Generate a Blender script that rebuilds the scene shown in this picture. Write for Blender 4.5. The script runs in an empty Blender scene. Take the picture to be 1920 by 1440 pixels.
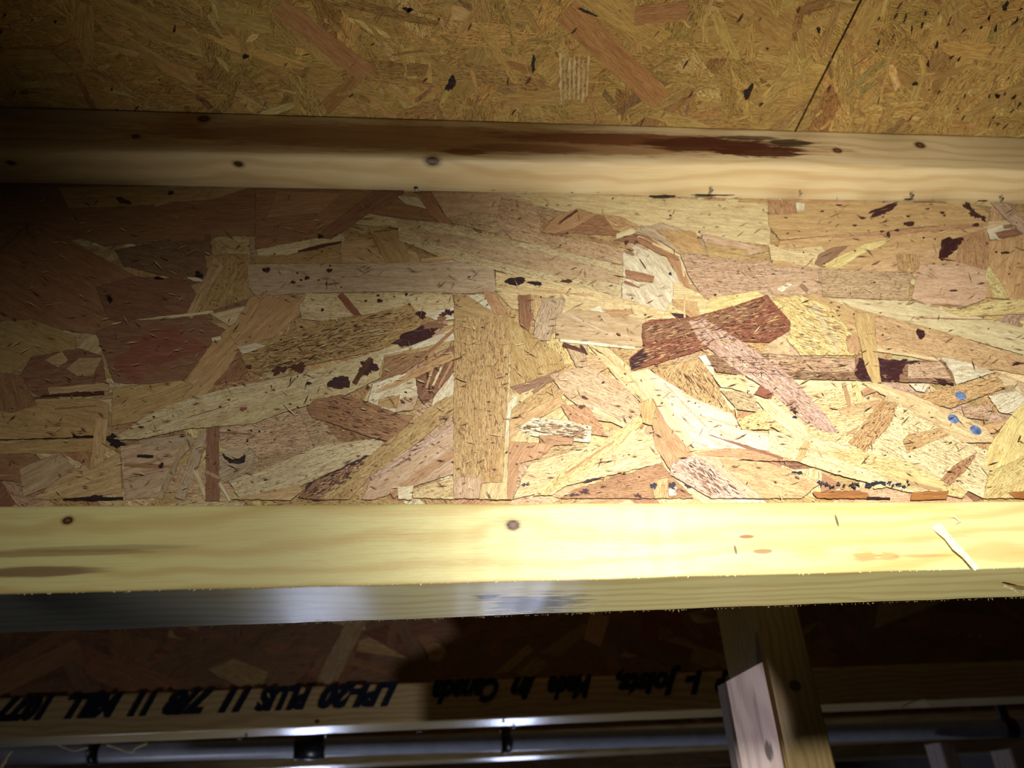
import bpy, math, random
import numpy as np
from mathutils import Vector, Matrix

random.seed(7)
rng = np.random.default_rng(7)
MM = 0.001
scene = bpy.context.scene
COL = scene.collection

# ------------------------------------------------------------------ camera
CAM_POS = np.array([0.0, -331.246, -94.2238])      # millimetres
YAW, PITCH, ROLL, FPX = 0.1052, 0.5339, -0.0551, 1402.269
_cy, _sy, _cp, _sp = math.cos(YAW), math.sin(YAW), math.cos(PITCH), math.sin(PITCH)
FWD = np.array([_sy*_cp, _cy*_cp, _sp])
_r = np.array([_cy, -_sy, 0.0]); _u = np.cross(_r, FWD)
RIGHT = _r*math.cos(ROLL) + _u*math.sin(ROLL)
UP = -_r*math.sin(ROLL) + _u*math.cos(ROLL)

cam_data = bpy.data.cameras.new('camera'); cam = bpy.data.objects.new('camera', cam_data); COL.objects.link(cam)
cam_data.sensor_width = 36.0; cam_data.lens = FPX/1920*36.0
cam_data.clip_start = 0.01; cam_data.clip_end = 50
cam.matrix_world = Matrix(((RIGHT[0], UP[0], -FWD[0], CAM_POS[0]*MM), (RIGHT[1], UP[1], -FWD[1], CAM_POS[1]*MM),
                           (RIGHT[2], UP[2], -FWD[2], CAM_POS[2]*MM), (0, 0, 0, 1)))
scene.camera = cam
cam_data.dof.use_dof = True; cam_data.dof.focus_distance = 0.40; cam_data.dof.aperture_fstop = 9.0

# ------------------------------------------------------------------ world, lights, exposure
world = bpy.data.worlds.new('world'); scene.world = world; world.use_nodes = True
world.node_tree.nodes['Background'].inputs[0].default_value = (0.5, 0.45, 0.4, 1)
world.node_tree.nodes['Background'].inputs[1].default_value = 0.004
scene.view_settings.view_transform = 'Standard'; scene.view_settings.look = 'None'
scene.view_settings.gamma = 1.0; scene.view_settings.use_curve_mapping = False
scene.view_settings.exposure = 0.08

def spot(name, pos, target, watts, col, angle, blend, radius):
    l = bpy.data.lights.new(name, 'SPOT'); o = bpy.data.objects.new(name, l); COL.objects.link(o)
    o.location = Vector(pos)*MM; d = (Vector(target)-Vector(pos))
    o.rotation_euler = d.to_track_quat('-Z', 'Y').to_euler()
    l.energy = watts; l.color = col; l.spot_size = math.radians(angle); l.spot_blend = blend; l.shadow_soft_size = radius*MM
    return o
spot('torch_lamp', (115, -310, 60), (225, 27, 32), 10.2, (1.0, 0.965, 0.90), 102, 1.0, 12)
spot('left_fill', (-20, -325, 62), (-60, 27, -10), 1.9, (1.0, 0.95, 0.86), 92, 1.0, 10)  # weak unseen fill added to lift the left side
spot('underside_fill', (150, -80, -620), (195, 18, 264), 11.0, (1.0, 0.95, 0.86), 56, 1.0, 40)  # unseen spot added low down to brighten flange undersides and ceiling
spot('second_joist_spot', (470, 80, -60), (-249, 430, 22), 2.6, (0.98, 0.92, 0.98), 39, 0.10, 6)  # unseen spot added behind the first joist to light the second one's left part

spot('pipe_fill', (-620, 560, -900), (60, 740, 0), 10.0, (0.86, 0.90, 1.0), 60, 1.0, 30)  # unseen cool fill added to brighten the pipe

# ------------------------------------------------------------------ pixel helpers: ray through a photo pixel onto a real plane
def ray(c, r):
    return FWD + RIGHT*((c-960)/FPX) + UP*((720-r)/FPX)
def on_y(c, r, y):
    v = ray(c, r); return CAM_POS + v*((y-CAM_POS[1])/v[1])
def on_z(c, r, z):
    v = ray(c, r); return CAM_POS + v*((z-CAM_POS[2])/v[2])

# ------------------------------------------------------------------ object helpers
def tag(o, label=None, cat=None, group=None, kind=None):
    if label: o['label'] = label
    if cat: o['category'] = cat
    if group: o['group'] = group
    if kind: o['kind'] = kind
    return o
def empty(name, loc):
    o = bpy.data.objects.new(name, None); COL.objects.link(o); o.location = Vector(loc)*MM; o.empty_display_size = 0.02
    return o
def link_mesh(name, me, mat, parent=None):
    if mat: me.materials.append(mat)
    o = bpy.data.objects.new(name, me); COL.objects.link(o)
    if parent:
        o.parent = parent; o.matrix_parent_inverse = Matrix.Translation(-Vector(parent.location)) if parent.type == 'EMPTY' else Matrix()
    return o
def mesh_from(name, verts, faces, mat, parent=None, smooth=False):
    me = bpy.data.meshes.new(name)
    me.from_pydata([tuple(float(k)*MM for k in v) for v in verts], [], faces); me.update()
    if smooth:
        me.polygons.foreach_set('use_smooth', [True]*len(me.polygons))
    return link_mesh(name, me, mat, parent)

# ------------------------------------------------------------------ materials
def lin(c):
    return tuple(((x/255)/12.92 if x/255 <= 0.04045 else ((x/255+0.055)/1.055)**2.4) for x in c)
class NT:
    def __init__(s, name):
        s.m = bpy.data.materials.new(name); s.m.use_nodes = True; s.t = s.m.node_tree
        s.b = s.t.nodes['Principled BSDF']
    def n(s, typ, **kw):
        x = s.t.nodes.new(typ)
        for k, v in kw.items(): setattr(x, k, v)
        return x
    def l(s, a, b): s.t.links.new(a, b)
    def put(s, sock, v):
        if hasattr(v, 'links') or isinstance(v, bpy.types.NodeSocket): s.l(v, sock)
        else: sock.default_value = v
    def math(s, op, a, b=None, clamp=False):
        x = s.n('ShaderNodeMath', operation=op, use_clamp=clamp); s.put(x.inputs[0], a)
        if b is not None: s.put(x.inputs[1], b)
        return x.outputs[0]
    def vmath(s, op, a, b=None):
        x = s.n('ShaderNodeVectorMath', operation=op); s.put(x.inputs[0], a)
        if b is not None: s.put(x.inputs[1], b)
        return x.outputs['Value'] if op in ('LENGTH', 'DISTANCE', 'DOT_PRODUCT') else x.outputs[0]
    def noise(s, vec, scale=1.0, detail=2.0, rough=0.5, dist=0.0):
        x = s.n('ShaderNodeTexNoise'); s.put(x.inputs['Vector'], vec); x.inputs['Scale'].default_value = scale
        x.inputs['Detail'].default_value = detail; x.inputs['Roughness'].default_value = rough; x.inputs['Distortion'].default_value = dist
        return x.outputs['Fac']
    def rng(s, v, a, b, c=0.0, d=1.0, smooth=False):
        x = s.n('ShaderNodeMapRange'); x.clamp = True
        if smooth: x.interpolation_type = 'SMOOTHSTEP'
        s.put(x.inputs[0], v); x.inputs[1].default_value = a; x.inputs[2].default_value = b
        s.put(x.inputs[3], c); s.put(x.inputs[4], d)
        return x.outputs[0]
    def mix(s, f, a, b, mode='MIX'):
        x = s.n('ShaderNodeMix', data_type='RGBA', blend_type=mode); s.put(x.inputs[0], f)
        for sock, v in ((x.inputs[6], a), (x.inputs[7], b)):
            if isinstance(v, bpy.types.NodeSocket): s.l(v, sock)
            else: sock.default_value = (*v[:3], 1)
        return x.outputs[2]
    def xyz(s, v):
        x = s.n('ShaderNodeSeparateXYZ'); s.l(v, x.inputs[0]); return x.outputs
    def comb(s, a, b, c):
        x = s.n('ShaderNodeCombineXYZ')
        for i, v in enumerate((a, b, c)): s.put(x.inputs[i], v)
        return x.outputs[0]
    def bump(s, h, strength, dist):
        x = s.n('ShaderNodeBump'); x.inputs['Strength'].default_value = strength; x.inputs['Distance'].default_value = dist
        s.l(h, x.inputs['Height']); s.l(x.outputs[0], s.b.inputs['Normal'])

def osb_material(name, pit=1.0, fibre=1.0, bumpy=1.0, gloss=0.42):
    """Strand board: colour of each strand comes from the mesh, its fibre runs along the strand's own UV."""
    t = NT(name)
    at = t.n('ShaderNodeAttribute', attribute_name='strand'); col = at.outputs['Color']; amt = at.outputs['Alpha']
    uv = t.n('ShaderNodeUVMap', uv_map='grain').outputs[0]
    u, v, _ = t.xyz(uv)
    fine = t.noise(t.comb(t.math('MULTIPLY', u, 0.10), t.math('MULTIPLY', v, 2.4), 0.0), 1.0, 4, 0.65, 0.3)
    band = t.noise(t.comb(t.math('MULTIPLY', u, 0.035), t.math('MULTIPLY', v, 0.35), 3.0), 1.0, 3, 0.55, 0.4)
    blot = t.noise(t.comb(t.math('MULTIPLY', u, 0.09), t.math('MULTIPLY', v, 0.14), 7.0), 1.0, 3, 0.6, 0.2)
    c = t.mix(t.rng(band, 0.3, 0.7), t.mix(1.0, col, (0.80, 0.74, 0.66), 'MULTIPLY'), t.mix(1.0, col, (1.12, 1.13, 1.12), 'MULTIPLY'))
    c = t.mix(t.math('MULTIPLY', t.rng(fine, 0.47, 0.61), t.math('ADD', 0.45*fibre, t.math('MULTIPLY', amt, 0.45))), c, t.mix(1.0, col, (0.50, 0.36, 0.27), 'MULTIPLY'))
    c = t.mix(t.math('MULTIPLY', t.rng(fine, 0.42, 0.22), 0.45*fibre), c, t.mix(0.55, col, (0.85, 0.80, 0.62)))
    c = t.mix(t.math('MULTIPLY', t.rng(blot, 0.55, 0.75), 0.45), c, t.mix(1.0, col, (0.62, 0.42, 0.28), 'MULTIPLY'))
    # short dark resin ticks lying along the fibre
    tick = t.noise(t.comb(t.math('MULTIPLY', u, 0.42), t.math('MULTIPLY', v, 1.7), 11.0), 1.0, 3, 0.7, 0.8)
    tm = t.math('MULTIPLY', t.rng(tick, 0.545, 0.63), t.math('MULTIPLY', amt, pit))
    c = t.mix(tm, c, t.mix(1.0, col, (0.22, 0.10, 0.08), 'MULTIPLY'))
    t.l(c, t.b.inputs['Base Color'])
    t.b.inputs['Roughness'].default_value = 0.55; t.b.inputs['Specular IOR Level'].default_value = gloss
    h = t.math('SUBTRACT', t.math('ADD', t.math('MULTIPLY', fine, -0.6), t.math('MULTIPLY', blot, 1.3)), t.math('MULTIPLY', tm, 0.5))
    t.bump(h, 0.6*bumpy, 0.0006)
    return t.m

def lumber_material(name, base, late, blobs=(), pith=(0, 60, 90), ring=0.55, rough=0.5, spec=0.5, knots=(), ripple=None, coarse=1.0, axis=0):
    """Sawn softwood: growth rings round a pith line, fibres along the length, knots that bend the rings, stains and shade tints at given places (mm)."""
    t = NT(name)
    P = t.vmath('MULTIPLY', t.n('ShaderNodeTexCoord').outputs['Object'], (1000, 1000, 1000))
    x, y, z = t.xyz(P)
    if axis == 2: x, z = z, x
    wob = t.noise(t.comb(t.math('MULTIPLY', x, 0.006), t.math('MULTIPLY', y, 0.015), t.math('MULTIPLY', z, 0.02)), 1.0, 3, 0.5)
    dy = t.math('SUBTRACT', y, pith[1]); dz = t.math('SUBTRACT', z, pith[2])
    r = t.math('SQRT', t.math('ADD', t.math('MULTIPLY', dy, dy), t.math('MULTIPLY', dz, dz)))
    r = t.math('ADD', r, t.math('MULTIPLY', wob, 34))
    for (kx, ky, kz, kr) in knots:
        d = t.vmath('LENGTH', t.vmath('MULTIPLY', t.vmath('SUBTRACT', P, (kx, ky, kz)), (0.45, 1, 1)))
        r = t.math('ADD', r, t.math('MULTIPLY', t.rng(d, 0.0, kr*4.5, 1.0, 0.0, True), kr*1.3))
    s = t.math('SINE', t.math('MULTIPLY', r, ring*2))
    s = t.rng(s, -0.2, 1.0)
    fib = t.noise(t.comb(t.math('MULTIPLY', x, 0.03), t.math('MULTIPLY', y, 1.6), t.math('MULTIPLY', z, 1.6)), 1.0, 4, 0.6, 0.2)
    tone = t.noise(t.comb(t.math('MULTIPLY', x, 0.008), t.math('MULTIPLY', y, 0.05), t.math('MULTIPLY', z, 0.07)), 1.0, 3, 0.55, 0.3)
    c = t.mix(t.math('MULTIPLY', s, 0.5*coarse), base, late)
    c = t.mix(t.math('MULTIPLY', t.rng(fib, 0.5, 0.8), 0.5), c, late)
    c = t.mix(t.math('MULTIPLY', t.rng(tone, 0.5, 0.75), 0.45), c, t.mix(1.0, c, (0.85, 0.72, 0.55), 'MULTIPLY'))
    jag = t.noise(t.comb(t.math('MULTIPLY', x, 0.05), t.math('MULTIPLY', y, 0.55), t.math('MULTIPLY', z, 0.55)), 1.0, 4, 0.65, 0.5)
    for (p, sc, colr, edge, amp, opac) in blobs:
        d = t.vmath('LENGTH', t.vmath('DIVIDE', t.vmath('SUBTRACT', P, p), sc))
        d = t.math('ADD', d, t.math('MULTIPLY', t.math('SUBTRACT', jag, 0.5), amp))
        c = t.mix(t.math('MULTIPLY', t.rng(d, 1.0, edge, 1.0, 0.0, True), opac), c, colr)
    kn = None
    for (kx, ky, kz, kr) in knots:
        d = t.vmath('LENGTH', t.vmath('MULTIPLY', t.vmath('SUBTRACT', P, (kx, ky, kz)), (0.8, 1, 1)))
        d = t.math('ADD', d, t.math('MULTIPLY', t.math('SUBTRACT', jag, 0.5), kr*0.5))
        c = t.mix(t.rng(d, kr*1.6, kr*0.9, 0.0, 0.7, True), c, tuple(k*0.45 for k in late))
        c = t.mix(t.rng(d, kr*1.02, kr*0.8, 0.0, 0.95, True), c, (0.05, 0.016, 0.008))
        c = t.mix(t.rng(d, kr*0.6, kr*0.2, 0.0, 0.8, True), c, (0.20, 0.08, 0.045))
    t.l(c, t.b.inputs['Base Color'])
    t.b.inputs['Roughness'].default_value = rough; t.b.inputs['Specular IOR Level'].default_value = spec
    h = t.math('ADD', t.math('MULTIPLY', fib, 1.0), t.math('MULTIPLY', s, 0.10))
    if ripple:
        m = t.rng(t.math('ABSOLUTE', t.math('SUBTRACT', x, ripple[0])), ripple[1]*0.5, ripple[1], 1.0, 0.0, True)
        w = t.math('SINE', t.math('MULTIPLY', x, ripple[2]))
        h = t.math('ADD', h, t.math('MULTIPLY', t.math('MULTIPLY', w, m), 0.35))
    t.bump(h, 0.5, 0.0005)
    return t.m

def plain(name, col, rough=0.5, metal=0.0, spec=0.5, nscale=300.0, var=0.25, bump=0.0003):
    t = NT(name); P = t.n('ShaderNodeTexCoord').outputs['Object']
    f = t.noise(P, nscale, 3, 0.6)
    t.l(t.mix(t.rng(f, 0.35, 0.7), tuple(k*(1-var) for k in col), tuple(min(1, k*(1+var)) for k in col)), t.b.inputs['Base Color'])
    t.b.inputs['Roughness'].default_value = rough; t.b.inputs['Metallic'].default_value = metal; t.b.inputs['Specular IOR Level'].default_value = spec
    t.bump(f, 0.3, bump)
    return t.m

# ------------------------------------------------------------------ strand board builder
PAL = {
 'WH': (232, 226, 196), 'PL': (228, 214, 168), 'CR': (224, 206, 156), 'YL': (228, 212, 148), 'TN': (208, 178, 132),
 'OL': (198, 170, 116), 'OT': (204, 172, 122), 'OR': (190, 152, 112), 'GR': (200, 176, 138), 'PK': (208, 180, 148),
 'BR': (170, 130, 94), 'RB': (150, 110, 84), 'RD': (148, 94, 72), 'GB': (150, 120, 92), 'DB': (88, 50, 34), 'DK': (42, 20, 20),
 'MA': (62, 26, 30), 'IN': (36, 36, 54), 'AM': (160, 108, 56), 'BU': (88, 118, 178), 'PI': (210, 184, 164), 'LG': (200, 180, 150)}

class Strands:
    """Collects flat wood strands on a plane. to3 turns plane coordinates (a, b, height) into millimetres in the scene."""
    def __init__(s, to3): s.to3 = to3; s.V = []; s.F = []; s.C = []; s.U = []
    def add(s, pts, col, ang, h0, h1, amt=0.5, side=0.5, jit=True, edge=True):
        n = len(pts); pts = np.asarray(pts, float)
        area = 0.5*np.sum(pts[:, 0]*np.roll(pts[:, 1], -1)-np.roll(pts[:, 0], -1)*pts[:, 1])
        if area < 0: pts = pts[::-1]
        ca, sa = math.cos(ang), math.sin(ang); off = rng.uniform(-4000, 4000, 2)
        u = pts[:, 0]*ca+pts[:, 1]*sa+off[0]; v = -pts[:, 0]*sa+pts[:, 1]*ca+off[1]
        b = len(s.V)
        # slight lift and tilt so each strand catches the light on its own
        for p in pts: s.V.append(s.to3(p[0], p[1], h1))
        for p in pts: s.V.append(s.to3(p[0], p[1], h0))
        s.F.append(tuple(range(b, b+n))); s.C += [(*col, amt)]*n; s.U += list(zip(u, v))
        dc = tuple(k*side for k in col)
        for i in range(n):
            j = (i+1) % n
            s.F.append((b+i, b+n+i, b+n+j, b+j)); s.C += [(*dc, 0.0)]*4
            s.U += [(u[i], v[i])]*2+[(u[j], v[j])]*2
    def build(s, name, mat, parent=None):
        me = bpy.data.meshes.new(name)
        me.from_pydata([tuple(float(k)*MM for k in v) for v in s.V], [], s.F); me.update()
        ca = me.color_attributes.new('strand', 'FLOAT_COLOR', 'CORNER')
        ca.data.foreach_set('color', np.asarray(s.C, np.float32).ravel())
        uvl = me.uv_layers.new(name='grain'); uvl.data.foreach_set('uv', np.asarray(s.U, np.float32).ravel())
        return link_mesh(name, me, mat, parent)

def ragged(pts, step, amp):
    out = []; n = len(pts)
    for i in range(n):
        a = np.array(pts[i], float); b = np.array(pts[(i+1) % n], float); L = np.linalg.norm(b-a)
        k = max(1, min(60, int(L/step))); nrm = np.array([-(b-a)[1], (b-a)[0]])/(L+1e-9)
        for q in range(k):
            t = (q+(rng.uniform(-.3, .3) if q else 0))/k
            out.append(a+(b-a)*t+nrm*rng.normal(0, amp)*(1 if q else 0.4))
    return out
def blob_pts(cx, cy, rx, ry, ang=0, n=34, amp=0.22):
    ph = rng.uniform(0, 6.28, 6); out = []
    for i in range(n):
        t = 2*math.pi*i/n
        r = 1+amp*(0.6*math.sin(2*t+ph[0])+0.6*math.sin(3*t+ph[1])+0.45*math.sin(5*t+ph[2])+0.4*math.sin(9*t+ph[3]))+rng.normal(0, amp*0.25)
        x, y = rx*r*math.cos(t), ry*r*math.sin(t)
        out.append((cx+x*math.cos(ang)-y*math.sin(ang), cy+x*math.sin(ang)+y*math.cos(ang)))
    return out
def random_strand(L, W, ang, cx, cy):
    """A chipped, roughly rectangular strand, sometimes tapering to a point."""
    t0, t1 = rng.choice([1, 1, .6, .25], 2); sk0, sk1 = rng.uniform(-.5, .5, 2)*W
    p = [(-L/2+sk0, -W/2*t0), (-L/4, -W/2), (L/4, -W/2), (L/2+sk1, -W/2*t1), (L/2-sk1, W/2*t1), (L/4, W/2), (-L/4, W/2), (-L/2-sk0, W/2*t0)]
    c, s_ = math.cos(ang), math.sin(ang)
    return [(cx+a*c-b*s_, cy+a*s_+b*c) for a, b in p]
def jcol(name, k=0.07):
    c = lin(PAL[name]) if isinstance(name, str) else name
    f = 1+rng.normal(0, k); return tuple(max(0.004, min(0.95, x*f*(1+rng.normal(0, k*0.35)))) for x in c)

def random_field(st, x0, x1, y0, y1, n, names, weights, lo, hi, wlo, whi, hmax, spread=0.55, rag=0.18, step=3.0, base_ang=0.0):
    weights = np.array(weights, float)/sum(weights)
    for i in range(n):
        ang = base_ang+(rng.normal(0, spread) if rng.random() < .8 else rng.uniform(-1.57, 1.57))
        L = rng.uniform(lo, hi); W = rng.uniform(wlo, whi)*(0.6+0.4*L/hi)
        cx, cy = rng.uniform(x0, x1), rng.uniform(y0, y1)
        p = ragged(random_strand(L, W, ang, cx, cy), step, rag)
        p = [(min(max(a, x0), x1), min(max(b, y0), y1)) for a, b in p]
        a = np.array(p)
        if np.ptp(a[:, 0]) < 1 or np.ptp(a[:, 1]) < 1: continue
        h = hmax*(i+1)/n
        st.add(p, jcol(names[rng.choice(len(names), p=weights)], 0.09), ang, max(0, h-0.25), h, amt=rng.choice([.3, .6, .9, 1.0]))

# ------------------------------------------------------------------ shell
X0, X1 = -1600.0, 2200.0
YB0, YB1 = -1300.0, 4400.0
ZC, ZF = 302.0, -2300.0
concrete = plain('poured concrete', (0.10, 0.095, 0.09), 0.85, 0, 0.3, 12, 0.2, 0.002)
def box_mesh(name, a, b, mat, parent=None):
    (x0, y0, z0), (x1, y1, z1) = a, b
    v = [(x0,y0,z0),(x1,y0,z0),(x1,y1,z0),(x0,y1,z0),(x0,y0,z1),(x1,y0,z1),(x1,y1,z1),(x0,y1,z1)]
    f = [(0,3,2,1),(4,5,6,7),(0,1,5,4),(1,2,6,5),(2,3,7,6),(3,0,4,7)]
    return mesh_from(name, v, f, mat, parent)
tag(box_mesh('floor', (X0-150, YB0-150, ZF-100), (X1+150, YB1+150, ZF), concrete), kind='structure')
tag(box_mesh('wall_left', (X0-150, YB0, ZF), (X0, YB1, ZC), concrete), kind='structure')
tag(box_mesh('wall_right', (X1, YB0, ZF), (X1+150, YB1, ZC), concrete), kind='structure')
tag(box_mesh('wall_front', (X0-150, YB0-150, ZF), (X1+150, YB0, ZC), concrete), kind='structure')
# back wall with two unseen windows, made tall so their cool highlights spread along the undersides
WIN = [(-900, -620), (260, 540)]; WZ0, WZ1 = -1350, -220
wb = []; wf = []
def addbox(a, b, V, F):
    n = len(V); (x0, y0, z0), (x1, y1, z1) = a, b
    V += [(x0,y0,z0),(x1,y0,z0),(x1,y1,z0),(x0,y1,z0),(x0,y0,z1),(x1,y0,z1),(x1,y1,z1),(x0,y1,z1)]
    F += [tuple(n+k for k in q) for q in ((0,3,2,1),(4,5,6,7),(0,1,5,4),(1,2,6,5),(2,3,7,6),(3,0,4,7))]
addbox((X0-150, YB1, ZF), (X1+150, YB1+150, WZ0), wb, wf); addbox((X0-150, YB1, WZ1), (X1+150, YB1+150, ZC), wb, wf)
xs = [X0-150, WIN[0][0], WIN[0][1], WIN[1][0], WIN[1][1], X1+150]
for i in (0, 2, 4): addbox((xs[i], YB1, WZ0), (xs[i+1], YB1+150, WZ1), wb, wf)
tag(mesh_from('wall_back', wb, wf, concrete), kind='structure')
white_paint = plain('white window paint', (0.6, 0.6, 0.6), 0.4)
gt = NT('daylit window glass'); gt.b.inputs['Base Color'].default_value = (0.5, 0.6, 0.8, 1)
gt.b.inputs['Emission Color'].default_value = (0.62, 0.70, 1.0, 1); gt.b.inputs['Emission Strength'].default_value = 13.0
for i, (a, b) in enumerate(WIN):
    V = []; F = []; fr = 28
    for q in (((a, YB1+40, WZ0), (b, YB1+90, WZ0+fr)), ((a, YB1+40, WZ1-fr), (b, YB1+90, WZ1)),
              ((a, YB1+40, WZ0+fr), (a+fr, YB1+90, WZ1-fr)), ((b-fr, YB1+40, WZ0+fr), (b, YB1+90, WZ1-fr))): addbox(*q, V, F)
    w = tag(mesh_from('window_%d' % (i+1), V, F, white_paint), kind='structure')
    g = box_mesh('pane', (a+fr, YB1+60, WZ0+fr), (b-fr, YB1+66, WZ1-fr), gt.m, w)

# ------------------------------------------------------------------ lumber profile sweep
def sweep(name, prof_fn, x0, x1, step, mat, parent, wobble=0.15, seed=1):
    """prof_fn(x) -> closed list of (y, z); eased edges come from the profile itself."""
    r = np.random.default_rng(seed); xs = np.arange(x0, x1+step*.5, step); V = []; F = []
    n = len(prof_fn(0)); nz = r.normal(0, wobble, (len(xs), 8)); k = np.ones(5)/5
    nz = np.apply_along_axis(lambda a: np.convolve(a, k, 'same'), 0, nz)
    for i, x in enumerate(xs):
        for j, (y, z) in enumerate(prof_fn(x)):
            q = (j*8)//n; V.append((x, y+nz[i, q]*.6, z+nz[i, (q+3) % 8]))
    for i in range(len(xs)-1):
        for j in range(n):
            k2 = (j+1) % n; F.append((i*n+j, i*n+k2, (i+1)*n+k2, (i+1)*n+j))
    F.append(tuple(range(n))[::-1]); F.append(tuple((len(xs)-1)*n+j for j in range(n)))
    return mesh_from(name, V, F, mat, parent, smooth=True)
def eased(corners, rad, seg=4):
    out = []; n = len(corners)
    for i in range(n):
        p = np.array(corners[i]); a = np.array(corners[i-1])-p; b = np.array(corners[(i+1) % n])-p
        a = a/np.linalg.norm(a)*rad[i]; b = b/np.linalg.norm(b)*rad[i]
        for k in range(seg+1):
            t = k/seg; out.append(tuple(p+a*(1-t)**2+b*t**2))
        # flat runs get one mid point so the shading stays flat
        q = np.array(corners[(i+1) % n]); m1 = p+b*1.6; m2 = q+(p-q)/np.linalg.norm(p-q)*rad[(i+1) % n]*1.6
        out += [tuple(m1), tuple(m2)]
    return out
def line3(pts):
    """linear fit through (x, value) pairs"""
    a = np.array(pts); c = np.polyfit(a[:, 0], a[:, 1], 1)
    return lambda x: c[0]*max(-330, min(430, x))+c[1]

# measured edges of the nearest joist (its lumber is a little out of true)
E1 = line3([on_y(c, r, 0)[[0, 2]] for c, r in ((0, 282), (960, 294), (1920, 325))])
E2 = line3([on_y(c, r, 27)[[0, 2]] for c, r in ((0, 345), (960, 359), (1920, 385))])
E3 = line3([on_y(c, r, 0)[[0, 2]] for c, r in ((0, 949), (960, 938), (1920, 940))])
E4 = line3([on_y(c, r, 0)[[0, 2]] for c, r in ((0, 1112), (960, 1095), (1920, 1062))])
E5 = line3([on_z(c, r, 0)[[0, 1]] for c, r in ((0, 1187), (960, 1158), (1920, 1118))])
print('edges at 0', E1(0), E2(0), E3(0), E4(0), E5(0))

# ------------------------------------------------------------------ materials for timber, with what the photo shows on each piece
def F0(c, r): return tuple(on_y(c, r, 0))
def U264(c, r): return tuple(on_z(c, r, 264))
def U0(c, r): return tuple(on_z(c, r, 0))
DKR = lin((70, 22, 14)); BRN = lin((112, 58, 30)); ORG = lin((196, 96, 50)); GRYB = lin((120, 96, 70)); DRK = lin((38, 22, 16))
def knot_at(p, r): return (p[0], p[1], p[2], r)
TOPW = (lin((220, 198, 150)), lin((192, 158, 104)))
BOTW = (lin((207, 199, 138)), lin((184, 154, 90)))
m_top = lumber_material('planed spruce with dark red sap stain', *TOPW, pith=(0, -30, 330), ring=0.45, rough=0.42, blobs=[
    (F0(900, 262), (170, 3, 9), lin((150, 104, 62)), 1.6, 1.6, 0.75), (F0(1190, 262), (75, 3, 4.5), BRN, 1.5, 2.0, 0.85), (F0(1330, 272), (38, 3, 6.0), DKR, 1.4, 2.0, 0.9),  # wide first blob: brown stain stretched out to put shade into the front face
    (F0(1420, 282), (26, 3, 5.5), DKR, 1.3, 2.6, 0.95), (F0(1480, 268), (12, 3, 3), DRK, 1.4, 1.6, 0.9), (F0(1405, 258), (18, 3, 1.5), DRK, 1.4, 1.6, 0.8),
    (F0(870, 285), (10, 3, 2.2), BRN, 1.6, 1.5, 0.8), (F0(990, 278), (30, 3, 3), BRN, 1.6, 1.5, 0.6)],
    knots=[knot_at((on_y(811, 300, 1)[0], 1.5, 264.8), 4.4), knot_at(U264(446, 311), 2.9), knot_at(F0(382, 223), 3.0), knot_at(U264(1650, 348), 1.6), knot_at(U264(1789, 346), 1.7),
           knot_at(F0(1570, 282), 2.6), knot_at(F0(1725, 272), 3.0), knot_at(U264(20, 308), 2.2), knot_at(F0(255, 256), 2.0)])
m_bot = lumber_material('planed pine with orange sap streaks', *BOTW, pith=(0, -38, 62), ring=0.36, rough=0.38, spec=0.42, ripple=(60, 80, 0.42), blobs=[
    (F0(65, 1072), (20, 3, 1.6), GRYB, 1.8, 1.2, 0.85), (F0(90, 1038), (34, 3, 1.0), GRYB, 1.8, 1.2, .5), (F0(200, 1028), (26, 3, 1.0), GRYB, 1.8, 1.2, .45),
    (F0(1490, 1010), (50, 4, 2.2), lin((222, 160, 106)), 2.2, 5.0, 0.5), (F0(1622, 1042), (4, 4, 1.7), ORG, 2.0, 4.0, 0.55),
    (F0(1665, 1043), (3, 4, 1.2), ORG, 2.0, 4.0, 0.5), (F0(1735, 1042), (8, 4, .5), ORG, 2.2, 4.0, 0.45), (F0(1520, 1036), (7, 3, 2.0), lin((206, 140, 94)), 2.0, 4.5, 0.55),
    (F0(1610, 958), (40, 4, 1.6), lin((226, 170, 96)), 2.0, 2.0, 0.5), (F0(1569, 976), (.5, 2, 2.4), DRK, 1.5, .3, .8), (F0(1379, 1031), (.5, 2, 1.8), DRK, 1.5, .3, .8),
    (F0(1400, 1006), (3, 3, .7), BRN, 1.5, 1, .8), (F0(1430, 1034), (4, 3, 1), BRN, 1.5, 1, .7),
    (U0(1005, 1135), (14, 12, 3), DRK, 1.8, 7, 0.8), (U0(910, 1120), (4, 4, 3), DRK, 1.6, 7, 0.8)],
    knots=[knot_at(F0(962, 985), 2.6), knot_at(F0(127, 976), 1.9)])
m_far = lumber_material('dull spruce flange', lin((206, 184, 134)), lin((170, 138, 90)), pith=(0, 460, 80), rough=0.27, spec=0.6,
    blobs=[((-126, 491, 5), (2, 3, 1.6), DRK, 1.5, .6, .9)])
m_web = osb_material('strand board with long strands', 1.0, 1.0, 1.0)
m_web_far = osb_material('far strand board', 0.8, 0.8, 1.0)  # weaker ticks and fibre for the further webs
m_sub = osb_material('fibrous yellow strand board', 0.75, 1.25, 1.6, 0.3)
m_ink = plain('blue black stencil ink', (0.008, 0.014, 0.030), 0.6, 0, 0.3, 900, 0.5)
m_steel = plain('dull nail steel', (0.25, 0.26, 0.28), 0.35, 0.9, 0.5)
m_sliver = plain('pale torn wood fibre', lin((236, 216, 172)), 0.6, 0, 0.4, 700, 0.3)
m_resin = plain('amber resin', lin((170, 92, 30)), 0.25, 0, 0.6, 200, 0.3)
m_gloss = plain('glossy blue grey droplet', (0.13, 0.19, 0.36), 0.35, 0, 0.6, 500, 0.5)

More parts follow.
